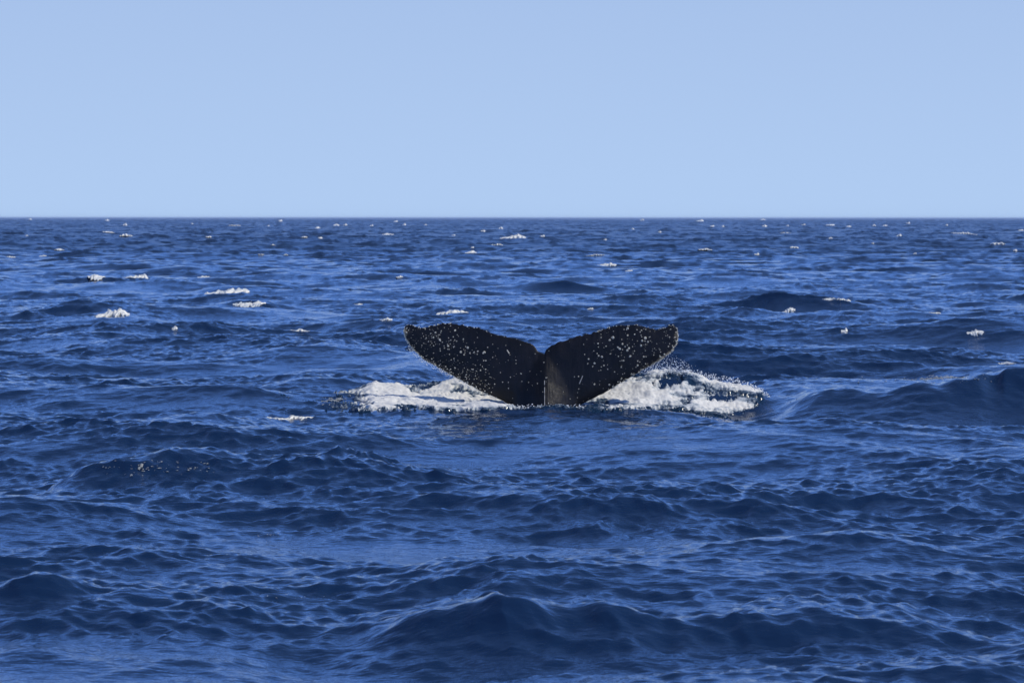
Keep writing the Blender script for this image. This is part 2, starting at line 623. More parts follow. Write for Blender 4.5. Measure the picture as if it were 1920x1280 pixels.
def foam_sheet(name, x0, x1, y0, y1, dens_fn, lump):
    nx = int((x1 - x0) / 0.016); ny = int((y1 - y0) / 0.018)
    v, u = np.meshgrid(np.linspace(y0, y1, ny), np.linspace(x0, x1, nx), indexing='ij')
    X, Y, Z = sea(u, v, np.full_like(u, 0.05))
    gx, gy = project(X, Y, Z)
    d = dens_fn(gx, gy, u, v) * smoothstep(y0, y0 + 0.3, v)
    a = tile_sample(N_C, u * 0.8 + 3, v, 2.6) * 0.8 + tile_sample(N_A, u, v * 0.8, 2.9) * 0.35
    b = tile_sample(N_B, u, v, 1.7)
    lumpz = (0.5 + 0.5 * np.tanh(a * 0.9)) * lump * (1 - 0.8 * np.exp(-((gx - 1020) / 75) ** 2)) * np.clip(d, 0, 1) + b * 0.003 * np.clip(d * 2, 0, 1)
    cover = d + a * 0.16 + b * 0.10
    edge = smoothstep(0.30, 0.75, cover)
    Z2 = Z + (lumpz + 0.03) * edge - 0.02 * (1 - edge)
    Y2 = Y - lumpz * 0.05 * edge
    keepv = cover > 0.29
    keep = keepv[:-1, :-1] | keepv[1:, 1:]
    me = grid_mesh(name, np.stack([X, Y2, Z2], -1)[:, ::-1], keep[:, ::-1], {'froth': (d + 0.16 * (1 - smoothstep(640, 730, gx)))[:, ::-1]})
    return add_obj(name, me, M_FOAM)


def poly_soft(gx, top, bot, soft):
    """1 between the polylines top and bot (pixel rows over pixel columns), soft edges"""
    def f(gx_, gy_):
        t = np.interp(gx_, *zip(*top)); b = np.interp(gx_, *zip(*bot))
        return smoothstep(0, soft, gy_ - t + soft * .5) * (1 - smoothstep(0, soft, gy_ - b + soft * .5))
    return f


def dens_left(gx, gy, u, v):
    st = tile_sample(N_C, u, v, 4.1)
    # solid wash by the tail, thin speckled tail of it out to the left
    core_ = smoothstep(650, 735, gx) * (1 - smoothstep(1120, 1160, gx))
    thin = smoothstep(585, 640, gx) * (1 - smoothstep(700, 760, gx)) * 0.37
    row = 1 - smoothstep(764, 777, gy + 2 * st)
    d = (core_ * (0.95 - 0.45 * smoothstep(915, 985, gx)) + thin) * row
    d *= 1 - 0.45 * smoothstep(0.2, 1.2, st)
    back = 1 - smoothstep(HEAVE_Y + 0.15, HEAVE_Y + 0.8, v)
    return d * back


def dens_right(gx, gy, u, v):
    st = tile_sample(N_C, u + 9.1, v + 2.2, 3.3)
    x_ = smoothstep(1060, 1100, gx) * (1 - smoothstep(1418, 1452, gx))
    row = 1 - smoothstep(-4, 9, gy - np.interp(gx, [1080, 1290, 1350, 1420], [768, 768, 784, 792]))
    core_ = np.exp(-((gx - 1215) / 105) ** 2 - ((gy - 744) / 25) ** 2) * 1.0
    rim = smoothstep(1180, 1240, gx) * 0.62 * np.exp(-((v - HEAVE_Y) / 0.33) ** 2)
    low = np.exp(-((gx - 1330) / 85) ** 2 - ((gy - 762) / 13) ** 2) * 0.75
    d = np.maximum(np.maximum(core_, rim), low) + 0.34
    d -= 0.30 * smoothstep(0.0, 1.2, st)
    back = 1 - smoothstep(HEAVE_Y + 0.2, HEAVE_Y + 0.7, v)
    return d * x_ * row * back


fl = foam_sheet('foam_wash', -3.9, 1.75, TAIL_Y - 1.9, TAIL_Y + 2.4, dens_left, 0.06)
tag(fl, 'low grey white foam wash spreading left from under the tail', 'foam')
fr = foam_sheet('foam_splash', 0.7, 4.9, TAIL_Y - 2.6, TAIL_Y + 2.6, dens_right, 0.06)
tag(fr, 'tall bright white splash of foam piled up right of the tail', 'foam')

# ------------------------------------------------------------------ whale tail
S = FPX / TAIL_Y                 # pixels per metre at the tail
CX = x_at(1021, TAIL_Y)
Z0 = height_at(765, TAIL_Y)


def tx(px): return (px - 1021) / S
def tz(py): return (765 - py) / S


TRAIL_L = [(756.4, 621), (757.5, 613), (765, 609), (774, 611), (785, 615), (799, 615), (806, 612), (813, 611), (822, 608), (831, 606.4), (849, 608), (873, 611),
           (896, 616), (920, 623.6), (943, 630), (967, 635), (984, 640), (999, 645.5), (1004, 651), (1009, 658.8), (1014, 661), (1021, 664)]
LEAD_L = [(756.4, 621), (758, 630), (761, 638), (768, 649), (779, 661), (793, 674), (815, 686), (834, 697), (865, 714), (896, 731), (920, 741), (943, 751.5),
          (962, 764), (985, 790), (1021, 830)]
TRAIL_R = [(1273, 628), (1271.5, 616.6), (1266, 610.3), (1256, 610), (1252, 613.8), (1244, 617), (1231, 618.5), (1219, 615), (1208, 612), (1187.5, 608.5),
           (1169, 610), (1148, 613.4), (1133, 618), (1117, 623.6), (1091, 628.5), (1073, 635), (1050, 641), (1034, 648), (1024, 656), (1021, 664)]
LEAD_R = [(1273, 628), (1272.6, 637), (1269, 648), (1262, 658), (1247, 671), (1227, 683), (1195, 700), (1164, 718), (1133, 737), (1102, 752), (1084, 762),
          (1058, 790), (1021, 830)]


def resample(pts, n):
    p = np.array(pts, float)
    d = np.r_[0, np.cumsum(np.hypot(*np.diff(p, axis=0).T))]
    t = np.linspace(0, d[-1], n)
    return np.stack([np.interp(t, d, p[:, 0]), np.interp(t, d, p[:, 1])], -1)


def tail_y(x, z):
    """depth of the middle of the fluke blade: the blades sweep away a little to the tips and lean with height"""
    return 0.10 * (np.abs(x) / 2.2) ** 2 + 0.12 * z


NS, NC = 240, 34                 # stations along each lobe, steps across


def keel(x, z):
    """how far the tail stock stands proud of the blade towards the viewer"""
    w = np.interp(z, [-0.6, 0.0, 0.45, 0.8, 0.92], [0.85, 0.62, 0.36, 0.16, 0.05])
    dep = np.interp(z, [-0.6, 0.0, 0.45, 0.8, 0.92], [0.42, 0.24, 0.12, 0.03, 0.0])
    t = np.clip(np.abs(x) / w, 0, 1)
    return dep * ((1 - t) ** 1.6 * 0.3 + 0.7 * (1 - t * t) ** 2)


def thick(x, s):
    """half thickness of the blade, s = 0 trailing edge .. 1 leading edge"""
    root = 0.085 * (1 - np.clip(np.abs(x) / 2.35, 0, 1)) ** 1.1 + 0.012
    prof = np.clip(s, 0, 1) ** 0.75 * np.sqrt(np.clip(1 - s, 0, 1)) * 2.1
    return root * prof


skin_v, skin_f, pale_v = [], [], []
g = np.random.default_rng(5)


def lobe(trail, lead, sign):
    T = resample(trail, NS); Lq = resample(lead, NS)
    # knobbly trailing edge
    t = np.linspace(0, 1, NS)
    n = np.interp(t * 90, np.arange(91), g.random(91) - 0.5) * 2.6 + np.interp(t * 38, np.arange(39), g.random(39) - 0.5) * 2.2
    T[:, 1] += n * np.sin(np.clip(t * 1.02, 0, 1) * np.pi) ** 0.4
    n = np.interp(t * 60, np.arange(61), g.random(61) - 0.5) * 1.6
    Lq[:, 1] += n * (t < 0.6) * np.minimum(1, t * 12)
    s = 0.5 - 0.5 * np.cos(np.linspace(0, 1, NC) * np.pi)
    px = T[:, None, 0] * (1 - s) + Lq[:, None, 0] * s
    py = T[:, None, 1] * (1 - s) + Lq[:, None, 1] * s
    x = tx(px); z = tz(py)
    th = thick(x, s[None, :])
    wob = tile_sample(N_A, x + 5, z + 3, 4.0) * 0.006
    y = tail_y(x, z)
    front = y - th - keel(x, z) + wob * np.sin(s * np.pi)
    back = y + th + 0.7 * keel(x, z)
    tipd = np.hypot(x - x[0, 0], z - z[0, 0])
    edge = np.exp(-((1 - s[None, :]) / 0.10) ** 2) * np.exp(-(t[:, None] / 0.42) ** 2)
    pl = 0.95 * edge + 0.75 * np.exp(-(tipd / 0.10) ** 2)
    # sunlit right side of the stock painted in as paler mottled skin
    if sign > 0:
        pl = pl + 0.07 * np.exp(-((x - 0.14) / 0.13) ** 2) * (1 - smoothstep(0.1, 0.5, z))
        ax, az, bx_, bz_ = tx(1028), tz(672), tx(1088), tz(760)
        q_ = np.clip(((x - ax) * (bx_ - ax) + (z - az) * (bz_ - az)) / ((bx_ - ax) ** 2 + (bz_ - az) ** 2), 0, 1)
        dl = np.hypot(x - ax - q_ * (bx_ - ax), z - az - q_ * (bz_ - az))
        pl = pl + 0.22 * np.exp(-(dl / 0.045) ** 2)
    base = sum(len(v) for v in skin_v)
    nv = NS * NC
    skin_v.append(np.stack([x, front, z], -1).reshape(-1, 3))
    skin_v.append(np.stack([x, back, z], -1).reshape(-1, 3))
    pale_v.append(pl.reshape(-1)); pale_v.append(pl.reshape(-1))
    idx = np.arange(nv).reshape(NS, NC) + base
    q = np.stack([idx[:-1, :-1], idx[1:, :-1], idx[1:, 1:], idx[:-1, 1:]], -1).reshape(-1, 4)
    qb = np.stack([idx[:-1, :-1], idx[:-1, 1:], idx[1:, 1:], idx[1:, :-1]], -1).reshape(-1, 4) + nv
    if sign < 0:
        skin_f.append(q[:, ::-1]); skin_f.append(qb[:, ::-1])
    else:
        skin_f.append(q); skin_f.append(qb)
    return x, z, front


XL, ZL, FL = lobe(TRAIL_L, LEAD_L, -1)
XR, ZR, FR = lobe(TRAIL_R, LEAD_R, 1)
vv = np.concatenate(skin_v); ff = np.concatenate(skin_f)
me = bpy.data.meshes.new('fluke')
me.from_pydata(vv.tolist(), [], ff.tolist())
at = me.attributes.new('pale', 'FLOAT', 'POINT')
at.data.foreach_set('value', np.concatenate(pale_v).astype(np.float32))
bm = bmesh.new(); bm.from_mesh(me)
bmesh.ops.remove_doubles(bm, verts=bm.verts, dist=0.0008)
bmesh.ops.recalc_face_normals(bm, faces=bm.faces)
for f in bm.faces: f.smooth = True
bm.to_mesh(me); bm.free()
whale = bpy.data.objects.new('whale_tail', None)
whale.location = (CX, TAIL_Y, Z0)
col.objects.link(whale)
tag(whale, 'black humpback whale tail fluke speckled with white barnacles, raised out of the sea', 'whale')
add_obj('fluke', me, M_SKIN, whale)


def front_y(x, z):
    XX, ZZ, FF = (XL, ZL, FL) if x < 0 else (XR, ZR, FR)
    d = (XX - x) ** 2 + (ZZ - z) ** 2
    k = int(np.argmin(d))
    return float(FF.flat[k]), math.sqrt(float(d.flat[k]))


# barnacles: ring-shaped acorn barnacles, read off the photograph (px, py, size px)
BARN = [(762, 616, 4), (768, 615, 2.5), (765, 620, 3), (761, 624, 4), (785, 613, 2.5), (785, 624, 2.5), (814, 611, 3.5), (833, 615, 3), (853, 620, 4.5),
        (857, 628, 2), (807, 626, 3), (816, 624, 4), (826, 624, 2.5), (794, 632, 3), (811, 629, 3), (812, 633, 3.5), (804, 634, 2.5), (820, 629, 2.5),
        (824, 637, 4.5), (826, 640, 4), (829, 634, 2.5), (841, 639, 4.5), (845, 638, 3), (853, 638, 4.5), (856, 640, 3), (868, 636, 4), (803, 641, 3),
        (817, 646, 3), (824, 646, 2.5), (829, 642, 2.5), (833, 653, 4), (840, 649, 4), (851, 651, 5), (861, 650, 2), (873, 650, 2.5), (877, 652, 5),
        (804, 649, 2.5), (808, 652, 2.5), (864, 660, 5), (872, 658, 3), (876, 659, 2.5), (870, 665, 3.5), (882, 662, 5), (889, 660, 3), (890, 663, 2.5),
        (896, 659, 4), (895, 664, 3), (908, 661, 6.5), (906, 662, 4), (915, 662, 2), (924, 670, 3), (907, 676, 4), (911, 676, 4), (904, 687, 3), (901, 694, 3.5),
        (906, 691, 3), (929, 679, 2), (957, 707, 3), (874, 703, 3.5), (850, 700, 3), (852, 676, 3), (825, 672, 2.5), (826, 683, 3), (891, 628, 1.8), (895, 633, 1.8),
        (934, 653, 2), (844, 645, 2.5), (797, 636, 2.5), (790, 639, 2.5), (778, 640, 2), (790, 652, 2.5),
        (1030, 658, 3.5), (1151, 622, 4.5), (1150, 633, 6), (1144, 638, 4.5), (1178, 616, 5), (1178, 629, 4.5), (1171, 618, 2.5), (1191, 627, 4), (1204, 620, 4),
        (1201, 623, 3), (1211, 634, 6), (1205, 639, 5), (1210, 640, 4), (1216, 641, 5), (1203, 648, 5.5), (1168, 645, 4), (1159, 651, 4), (1163, 654, 5.5),
        (1161, 653, 4), (1180, 653, 6), (1177, 657, 6), (1173, 650, 3), (1177, 647, 2.5), (1190, 645, 2.8), (1183, 668, 5), (1181, 669, 3), (1160, 668, 3),
        (1123, 667, 3.5), (1129, 669, 4.5), (1120, 671, 3), (1104, 673, 3.5), (1103, 682, 4.5), (1115, 681, 4.5), (1132, 677, 3.5), (1128, 688, 3), (1133, 685, 3),
        (1112, 687, 3), (1127, 694, 2.5), (1140, 684, 2.5), (1140, 692, 3), (1146, 690, 2), (1165, 688, 4.5), (1160, 690, 3), (1153, 697, 3), (1158, 701, 2.5),
        (1170, 676, 3.5), (1196, 685, 4.5), (1197, 677, 3.5), (1206, 686, 2.5), (1206, 693, 3.5), (1184, 695, 2.5), (1115, 720, 4), (1124, 721, 3), (1125, 714, 2.5),
        (1143, 721, 4), (1131, 728, 3), (1141, 729, 3.5), (1173, 710, 3), (1186, 702, 3.5), (1193, 701, 3.5), (1157, 720, 2.5), (1077, 706, 2.5), (1081, 705, 2.5),
        (1122, 644, 3.5), (1134, 642, 2.8), (1128, 633, 3), (1208, 669, 4), (1212, 669, 3), (1188, 663, 2.5), (1220, 632, 2.5), (1238, 668, 4.5), (1247, 665, 5),
        (1231, 679, 4), (1215, 682, 2.5), (1250, 630, 2.5), (1253, 629, 3), (1243, 635, 2.5), (1249, 643, 2.5), (1255, 650, 4), (1264, 652, 4.5), (1228, 661, 3),
        (1269, 640, 4.5), (1270, 624, 4), (1260, 612, 2.5), (1265, 613, 3), (1267, 633, 3), (1111, 661, 2.5), (1114, 658, 2.5), (1087, 759, 2), (1094, 751, 2.5),
        (1083, 745, 2.5), (1069, 747, 2.5), (1028, 754, 3), (1026, 707, 2.5), (1020, 679, 2.5), (1062, 717, 2.5), (1137, 649, 2.5), (1146, 663, 2.5), (1142, 665, 2)]


def ring_mesh():
    bm = bmesh.new()
    n = 9
    prof = [(1.0, 0.0), (0.86, 0.42), (0.58, 0.60), (0.40, 0.52), (0.30, 0.15)]
    ringv = []
    for r_, h_ in prof:
        ringv.append([bm.verts.new((r_ * math.cos(a * 2 * math.pi / n) * (1 + 0.07 * math.sin(a * 3)), -h_, r_ * math.sin(a * 2 * math.pi / n))) for a in range(n)])
    for a, b in zip(ringv, ringv[1:]):
        for k in range(n):
            bm.faces.new((a[k], a[(k + 1) % n], b[(k + 1) % n], b[k]))
    bm.faces.new(ringv[-1])
    bmesh.ops.recalc_face_normals(bm, faces=bm.faces)
    for f in bm.faces: f.smooth = True
    me = bpy.data.meshes.new('barnacle'); bm.to_mesh(me); bm.free()
    me.materials.append(M_BARN)
    return me


rm = ring_mesh()
for (bx, by, bs) in BARN:
    x, z = tx(bx), tz(by)
    fy, dd = front_y(x, z)
    if dd > 0.05: continue
    o = bpy.data.objects.new('barnacle', rm)
    s_ = bs / S * 0.5 * random.uniform(0.72, 0.98)
    o.scale = (s_, s_ * random.uniform(0.6, 1.0), s_ * random.uniform(0.92, 1.08))
    o.rotation_euler = (random.uniform(-.25, .25), random.uniform(0, 6.28), random.uniform(-.3, .3))
    o.location = (x, fy + 0.004, z)
    o.parent = whale
    col.objects.link(o)

# the many tiny ones, joined
small_v, small_f = [], []


def add_dome(c, r_, squash=0.6):
    b0 = len(small_v)
    n = 6
    for k in range(n):
        a = k * math.pi / 3 + random.random() * 0.3
        small_v.append((c[0] + r_ * math.cos(a), c[1], c[2] + r_ * math.sin(a)))
    for k in range(n):
        a = k * math.pi / 3
        small_v.append((c[0] + 0.55 * r_ * math.cos(a), c[1] - r_ * squash, c[2] + 0.55 * r_ * math.sin(a)))
    for k in range(n):
        small_f.append((b0 + k, b0 + (k + 1) % n, b0 + n + (k + 1) % n, b0 + n + k))
    small_f.append(tuple(b0 + n + k for k in range(n)))


cnt = 0
while cnt < 520:
    i = random.randrange(3, NS - 3); j = random.randrange(1, NC - 1)
    left = random.random() < 0.62
    XX, ZZ, FF = (XL, ZL, FL) if left else (XR, ZR, FR)
    x, z, y = float(XX[i, j]), float(ZZ[i, j]), float(FF[i, j])
    if z < 0.02: continue
    ppx = 1021 + x * S; ppy = 765 - z * S
    if left:
        w = math.exp(-((ppx - 880) / 60) ** 2 - ((ppy - 700) / 30) ** 2) + 0.7 * math.exp(-((ppx - 820) / 35) ** 2 - ((ppy - 640) / 18) ** 2) + 0.07
    else:
        w = 0.6 * math.exp(-((ppx - 1190) / 60) ** 2 - ((ppy - 655) / 30) ** 2) + 0.03
    if random.random() > w: continue
    add_dome((x, y + 0.001, z), random.choice((0.004, 0.005, 0.006, 0.009)) * random.uniform(0.6, 1.2))
    cnt += 1
# rows of them along the leading edges and round the tips
for (XX, ZZ, FF, n_, hi) in ((XL, ZL, FL, 210, 150), (XR, ZR, FR, 150, 120)):
    for _ in range(n_):
        i = int(random.random() ** 1.5 * hi); j = NC - 1 - int(abs(random.gauss(0, 3)))
        if j < NC // 2: continue
        add_dome((float(XX[i, j]) + random.uniform(-.01, .01), float(FF[i, j]) + 0.002, float(ZZ[i, j]) + random.uniform(-.01, .01)),
                 random.uniform(0.004, 0.012), 0.8)
for (XX, ZZ, FF) in ((XL, ZL, FL), (XR, ZR, FR)):
    for _ in range(36):
        i = int(random.random() ** 1.2 * 150)
        add_dome((float(XX[i, 0]), float(FF[i, 0]) - 0.002, float(ZZ[i, 0]) - 0.002), random.uniform(0.004, 0.011), 0.8)
me = bpy.data.meshes.new('barnacle_crust')
me.from_pydata(small_v, [], small_f)
o = add_obj('barnacle_crust', me, M_BARN, whale)
o['kind'] = 'stuff'


def strip(pts, w, name, label=None):
    """a raised scar line lying on the skin"""
    bm = bmesh.new()
    prev = None
    for k, (a, b) in enumerate(pts):
        x, z = tx(a), tz(b)
        fy, _ = front_y(x, z)
        nx, nz = (pts[min(k + 1, len(pts) - 1)][0] - pts[max(k - 1, 0)][0], -(pts[min(k + 1, len(pts) - 1)][1] - pts[max(k - 1, 0)][1]))
        L = math.hypot(nx, nz); nx, nz = -nz / L * w / 2, nx / L * w / 2
        cur = (bm.verts.new((x - nx, fy - 0.001, z - nz)), bm.verts.new((x, fy - 0.008, z)), bm.verts.new((x + nx, fy - 0.001, z + nz)))
        if prev:
            bm.faces.new((prev[0], prev[1], cur[1], cur[0])); bm.faces.new((prev[1], prev[2], cur[2], cur[1]))
        prev = cur
    me = bpy.data.meshes.new(name); bm.to_mesh(me); bm.free()
    o = add_obj(name, me, M_SCAR, whale)
    if label: o['label'] = label


strip([(1086.5, 719), (1089, 713), (1093, 704)], 0.018, 'scar')
strip([(950.5, 656), (952.5, 659), (955, 663)], 0.018, 'scar')
strip([(1021.0, 712 + k * 5) for k in range(11)], 0.012, 'scar', 'thin pale vertical line down the keel of the tail stock')

# ------------------------------------------------------------------ whitecaps
CAPS = [  # px, py, width px, height px, slant (+ rises to the right)
    (182, 517, 30, 13, -0.6), (253, 516, 40, 15, 0.5), (427, 543, 66, 20, 0.15), (468, 564, 48, 9, 0), (213, 581, 62, 19, 0.25), (850, 582, 44, 10, 0),
    (723, 597, 26, 9, 0.3), (563, 618, 28, 7, 0), (238, 441, 20, 8, -0.1), (202, 434, 18, 4, 0), (110, 467, 16, 5, 0.2), (20, 480, 16, 5, 0), (80, 478, 12, 4, 0),
    (438, 422, 20, 4, 0), (572, 445, 10, 4, 0), (510, 458, 8, 4, 0), (390, 443, 10, 5, 0), (490, 478, 10, 4, 0), (535, 475, 8, 4, 0), (382, 518, 20, 5, 0),
    (328, 613, 10, 8, 0.4), (727, 438, 20, 7, 0), (962, 442, 40, 12, 0.15), (929, 459, 24, 6, 0.1), (881, 472, 20, 8, 0.2), (1118, 477, 30, 4, 0),
    (1137, 494, 30, 8, 0), (850, 440, 6, 3, 0), (1473, 436, 18, 4, 0), (1807, 435, 40, 7, 0), (1870, 454, 24, 11, -0.2), (1321, 467, 22, 6, 0.2),
    (1489, 461, 14, 8, 0), (1570, 560, 48, 6, 0), (1477, 578, 24, 8, 0.4), (1582, 617, 10, 8, 0), (1827, 618, 26, 10, 0.3), (1753, 585, 18, 5, 0),
    (1887, 678, 24, 9, 0.3), (1180, 507, 12, 5, 0), (545, 781, 76, 9, 0), (749, 517, 12, 4, 0), (672, 569, 16, 4, 0), (1107, 578, 12, 4, 0)]
CAP_LABELS = [
    'left whitecap of the pair on one dark wave, its foam slanting down to the right', 'right whitecap of the pair on one dark wave, its foam climbing to the right',
    'largest far whitecap, a white double hump left of the whale tail', 'flat white streak just below the largest far whitecap',
    'white breaking crest with a hump at its right end, low at the far left', 'low ragged whitecap just above the left half of the tail',
    'small faint whitecap left above the left tip of the tail', 'faint pale foam streak well left of the tail tip',
    'bright rounded whitecap at the upper left near the horizon', 'thin flat whitecap beside the bright one at the upper left',
    'thin slanting whitecap below the horizon at the far left', 'small whitecap at the very left edge of the sea',
    'small flat whitecap second from the left edge, in line with the one there', 'thin long streak of white just under the horizon, left of centre',
    'small pointed whitecap left of a thin flat one below the horizon', 'small lone whitecap low below the horizon streaks on the left',
    'small whitecap on a dark wave under the horizon at the left', 'left of two small whitecaps side by side, lower left sea',
    'right of two small whitecaps side by side, lower left sea', 'faint flat streak above and left of the largest far whitecap',
    'tiny pale tuft of foam below the largest far whitecap', 'bright flat whitecap near the horizon, left of the large central one',
    'large bright whitecap near the horizon above the tail, rising to the right', 'narrow curved whitecap just below the large central one',
    'soft pale whitecap lower left of the large central one', 'long thin faint foam streak right above the tail notch',
    'faint arched whitecap on a small peak above the right half of the tail', 'tiny whitecap near the horizon between two brighter ones',
    'thin flat whitecap under the horizon, right of centre', 'long bright flat whitecap near the horizon at the far right',
    'bright wedge shaped whitecap at the far right, sloping down to the right', 'slanting whitecap below the horizon right of the tail',
    'tufted whitecap on a dark wave, upper right sea', 'broken row of foam along a dark crest right of the tail',
    'dull whitecap on a dark wave right of the tail, rising to the right', 'small pale tuft of foam right of the tail tip',
    'ragged whitecap on the big dark wave at the far right', 'thin flat streak of foam on the far right slope',
    'small whitecap on the lower dark crest at the right edge', 'small bright dab of foam above the right half of the tail',
    'flat foam streak on the water below the left wash', 'tiny faint whitecap above the left half of the tail',
    'faint low whitecap left of the ragged one above the tail', 'tiny fleck of foam on the dark crest right above the notch']
FLECKS = [(56, 411, 8), (200, 413, 9), (233, 422, 9), (504, 423, 6), (526, 414, 8), (595, 426, 12), (630, 421, 13), (50, 442, 6),
          (648, 421, 8), (698, 422, 7), (744, 415, 9), (758, 421, 9), (797, 421, 7), (906, 432, 11), (938, 428, 10), (1017, 442, 9),
          (885, 461, 7), (1135, 451, 9), (1186, 429, 7), (1237, 434, 7), (1203, 412, 8),
          (1311, 413, 15), (1335, 423, 10), (1357, 424, 7), (1431, 411, 12), (1433, 423, 10), (1476, 422, 6), (1505, 420, 8), (1558, 421, 19), (1591, 424, 14),
          (1639, 422, 8), (1659, 422, 10), (1686, 440, 11), (1703, 417, 8), (1915, 430, 12), (1903, 470, 10), (1557, 447, 10),
          (1637, 456, 6), (1715, 474, 8), (1417, 474, 11), (600, 446, 10), (1775, 420, 6), (360, 419, 6)]


def cap_mesh(name, w, h, dep, seed, slant, lumps, base=None):
    """a torn crest of foam: uneven frothy humps trailing off to thin ends; base(x, y) gives the water under it"""
    rg = random.Random(seed)
    nu, nv = max(18, min(90, int(30 * lumps))), 16
    off = rg.random() * 40
    pk = rg.uniform(0.55, 0.85) if slant >= 0 else rg.uniform(0.15, 0.45)
    P = np.zeros((nv, nu, 3))
    for i in range(nu):
        u = i / (nu - 1)
        env = math.sin(math.pi * u) ** 0.6 if 0 < u < 1 else 0
        hump = 0.60 + 0.5 * math.exp(-((u - pk) / 0.22) ** 2)
        n = mnoise.fractal(Vector((u * w / h * 0.5 + off, 1.3, off)), 0.8, 2.0, 3)
        top = h * env * hump * min(1.2, max(0.2, 0.8 + 0.7 * n))
        yc = dep * 0.5 * mnoise.noise(Vector((u * w / h * 0.9 + off, 7.7, 0)))
        wid = 0.15 + env * min(1.5, max(0.3, 0.8 + 1.1 * mnoise.noise(Vector((u * w / h * 1.1 + off, 3.3, 0)))))
        for j in range(nv):
            a = math.pi * j / (nv - 1)
            n3 = mnoise.fractal(Vector((u * w / h * 0.9 + off, math.cos(a) * 2.6, off)), 0.7, 2.1, 4)
            y = -math.cos(a) * dep * 0.5 * wid * (2.2 if a < math.pi / 2 else 0.8) + yc
            z = math.sin(a) ** 0.8 * top * max(0.1, 1 + 0.35 * n3) if 0 < j < nv - 1 else 0
            z += slant * (u - 0.5) * w * 0.12
            P[j, i] = ((u - 0.5) * w, y, z - (0.25 * h if j in (0, nv - 1) or i in (0, nu - 1) else 0.04 * h) - (0 if base else 0.6 * h * max(0, -y / dep)))
    if base is not None:
        bx, by, bz = base(P[..., 0], P[..., 1])
        P[..., 0] = bx; P[..., 1] = by; P[..., 2] += bz
    return grid_mesh(name, P[:, ::-1])


far_i = 0
for n, (px, py, w, h, sl) in enumerate(CAPS):
    i, j, pt = visible_point(px, py + h * 0.3)
    dist = pt.y
    wm, hm = w / FPX * dist, max(h, 4) / FPX * dist
    u0, v0, sp0 = float(U[i, j + 45]), float(V[i, j + 45]), float(SP[i, j + 45])
    q0 = [float(q) for q in (q[0] for q in sea(np.array([u0]), np.array([v0]), np.array([sp0])))]

    def base(a, b, u0=u0, v0=v0, sp0=sp0, q0=q0):
        bx, by, bz = sea(u0 + a, v0 + b, np.full_like(a, sp0))
        k = 1.0 if v0 < 130 else 0.0
        return (bx - q0[0]) * k + a * (1 - k), (by - q0[1]) * k + b * (1 - k), np.maximum(bz - q0[2], -0.8 * hm) * 0.9
    me = cap_mesh('whitecap', wm * 1.25, hm * 0.42, max(hm * 1.6, wm * 0.22), 300 + n, sl, 1 + w / 26, base)
    o = add_obj('whitecap', me, M_CAP, None, pt)
    tag(o, CAP_LABELS[n], 'whitecap', 'whitecaps breaking on the open sea')
far_meshes = [cap_mesh('whitecap', 1.0, 0.42, 0.5, 900 + k, 0.0, 1.0) for k in range(6)]
ORD = ['first', 'second', 'third', 'fourth', 'fifth', 'sixth', 'seventh', 'eighth', 'ninth', 'tenth', 'eleventh', 'twelfth', 'thirteenth', 'fourteenth', 'fifteenth',
       'sixteenth', 'seventeenth', 'eighteenth', 'nineteenth', 'twentieth']
BAND = [(0, 419.5, 'touching the horizon line'), (419.5, 428, 'just below the horizon line'), (428, 2000, 'scattered lower on the far water')]


def fleck_label(px, py):
    for lo, hi, txt in BAND:
        if lo <= py < hi:
            row = sorted(q[0] for q in FLECKS if lo <= q[1] < hi)
            k = row.index(px)
            side, k = ('left', k) if k < len(row) / 2 else ('right', len(row) - 1 - k)
            return '%s from the %s of the tiny white flecks %s' % (ORD[k], side, txt)


for n, (px, py, w) in enumerate(FLECKS):
    i, j, pt = visible_point(px, py + 1)
    dist = pt.y
    o = bpy.data.objects.new('whitecap', far_meshes[n % 6])
    if not far_meshes[n % 6].materials: far_meshes[n % 6].materials.append(M_CAP)
    s_ = w / FPX * dist
    o.location = pt
    o.scale = (s_, s_, s_ * random.uniform(0.6, 1.0) * min(1, 9 / w))
    o.rotation_euler = (0, 0, R(random.uniform(-15, 15)))
    col.objects.link(o)
    tag(o, fleck_label(px, py), 'whitecap', 'tiny whitecaps near the horizon')


# ------------------------------------------------------------------ spray, loose flecks of foam and modelled glints
def drops(name, pts, mat, label, cat, flat=False):
    tv = [(1, 0, 0), (-1, 0, 0), (0, 1, 0), (0, -1, 0), (0, 0, 1), (0, 0, -1)]
    tf = [(0, 2, 4), (2, 1, 4), (1, 3, 4), (3, 0, 4), (2, 0, 5), (1, 2, 5), (3, 1, 5), (0, 3, 5)]
    v, f = [], []
    for (x, y, z, r_) in pts:
        b = len(v)
        e = (r_ * random.uniform(.8, 1.4), r_, r_ * random.uniform(.7, 1.2))
        if flat: e = (r_ * random.uniform(1.2, 3.2), r_ * 1.6, r_ * random.uniform(.25, .5))
        v += [(x + a * e[0], y + b_ * e[1], z + c * e[2]) for a, b_, c in tv]
        f += [tuple(q + b for q in t) for t in tf]
    me = bpy.data.meshes.new(name)
    me.from_pydata(v, [], f)
    me.polygons.foreach_set('use_smooth', [True] * len(f))
    o = add_obj(name, me, mat)
    tag(o, label, cat, kind='stuff')
    return o


def at_tail(px, py, dy):
    y = TAIL_Y + dy
    return x_at(px, y), y, height_at(py, y)


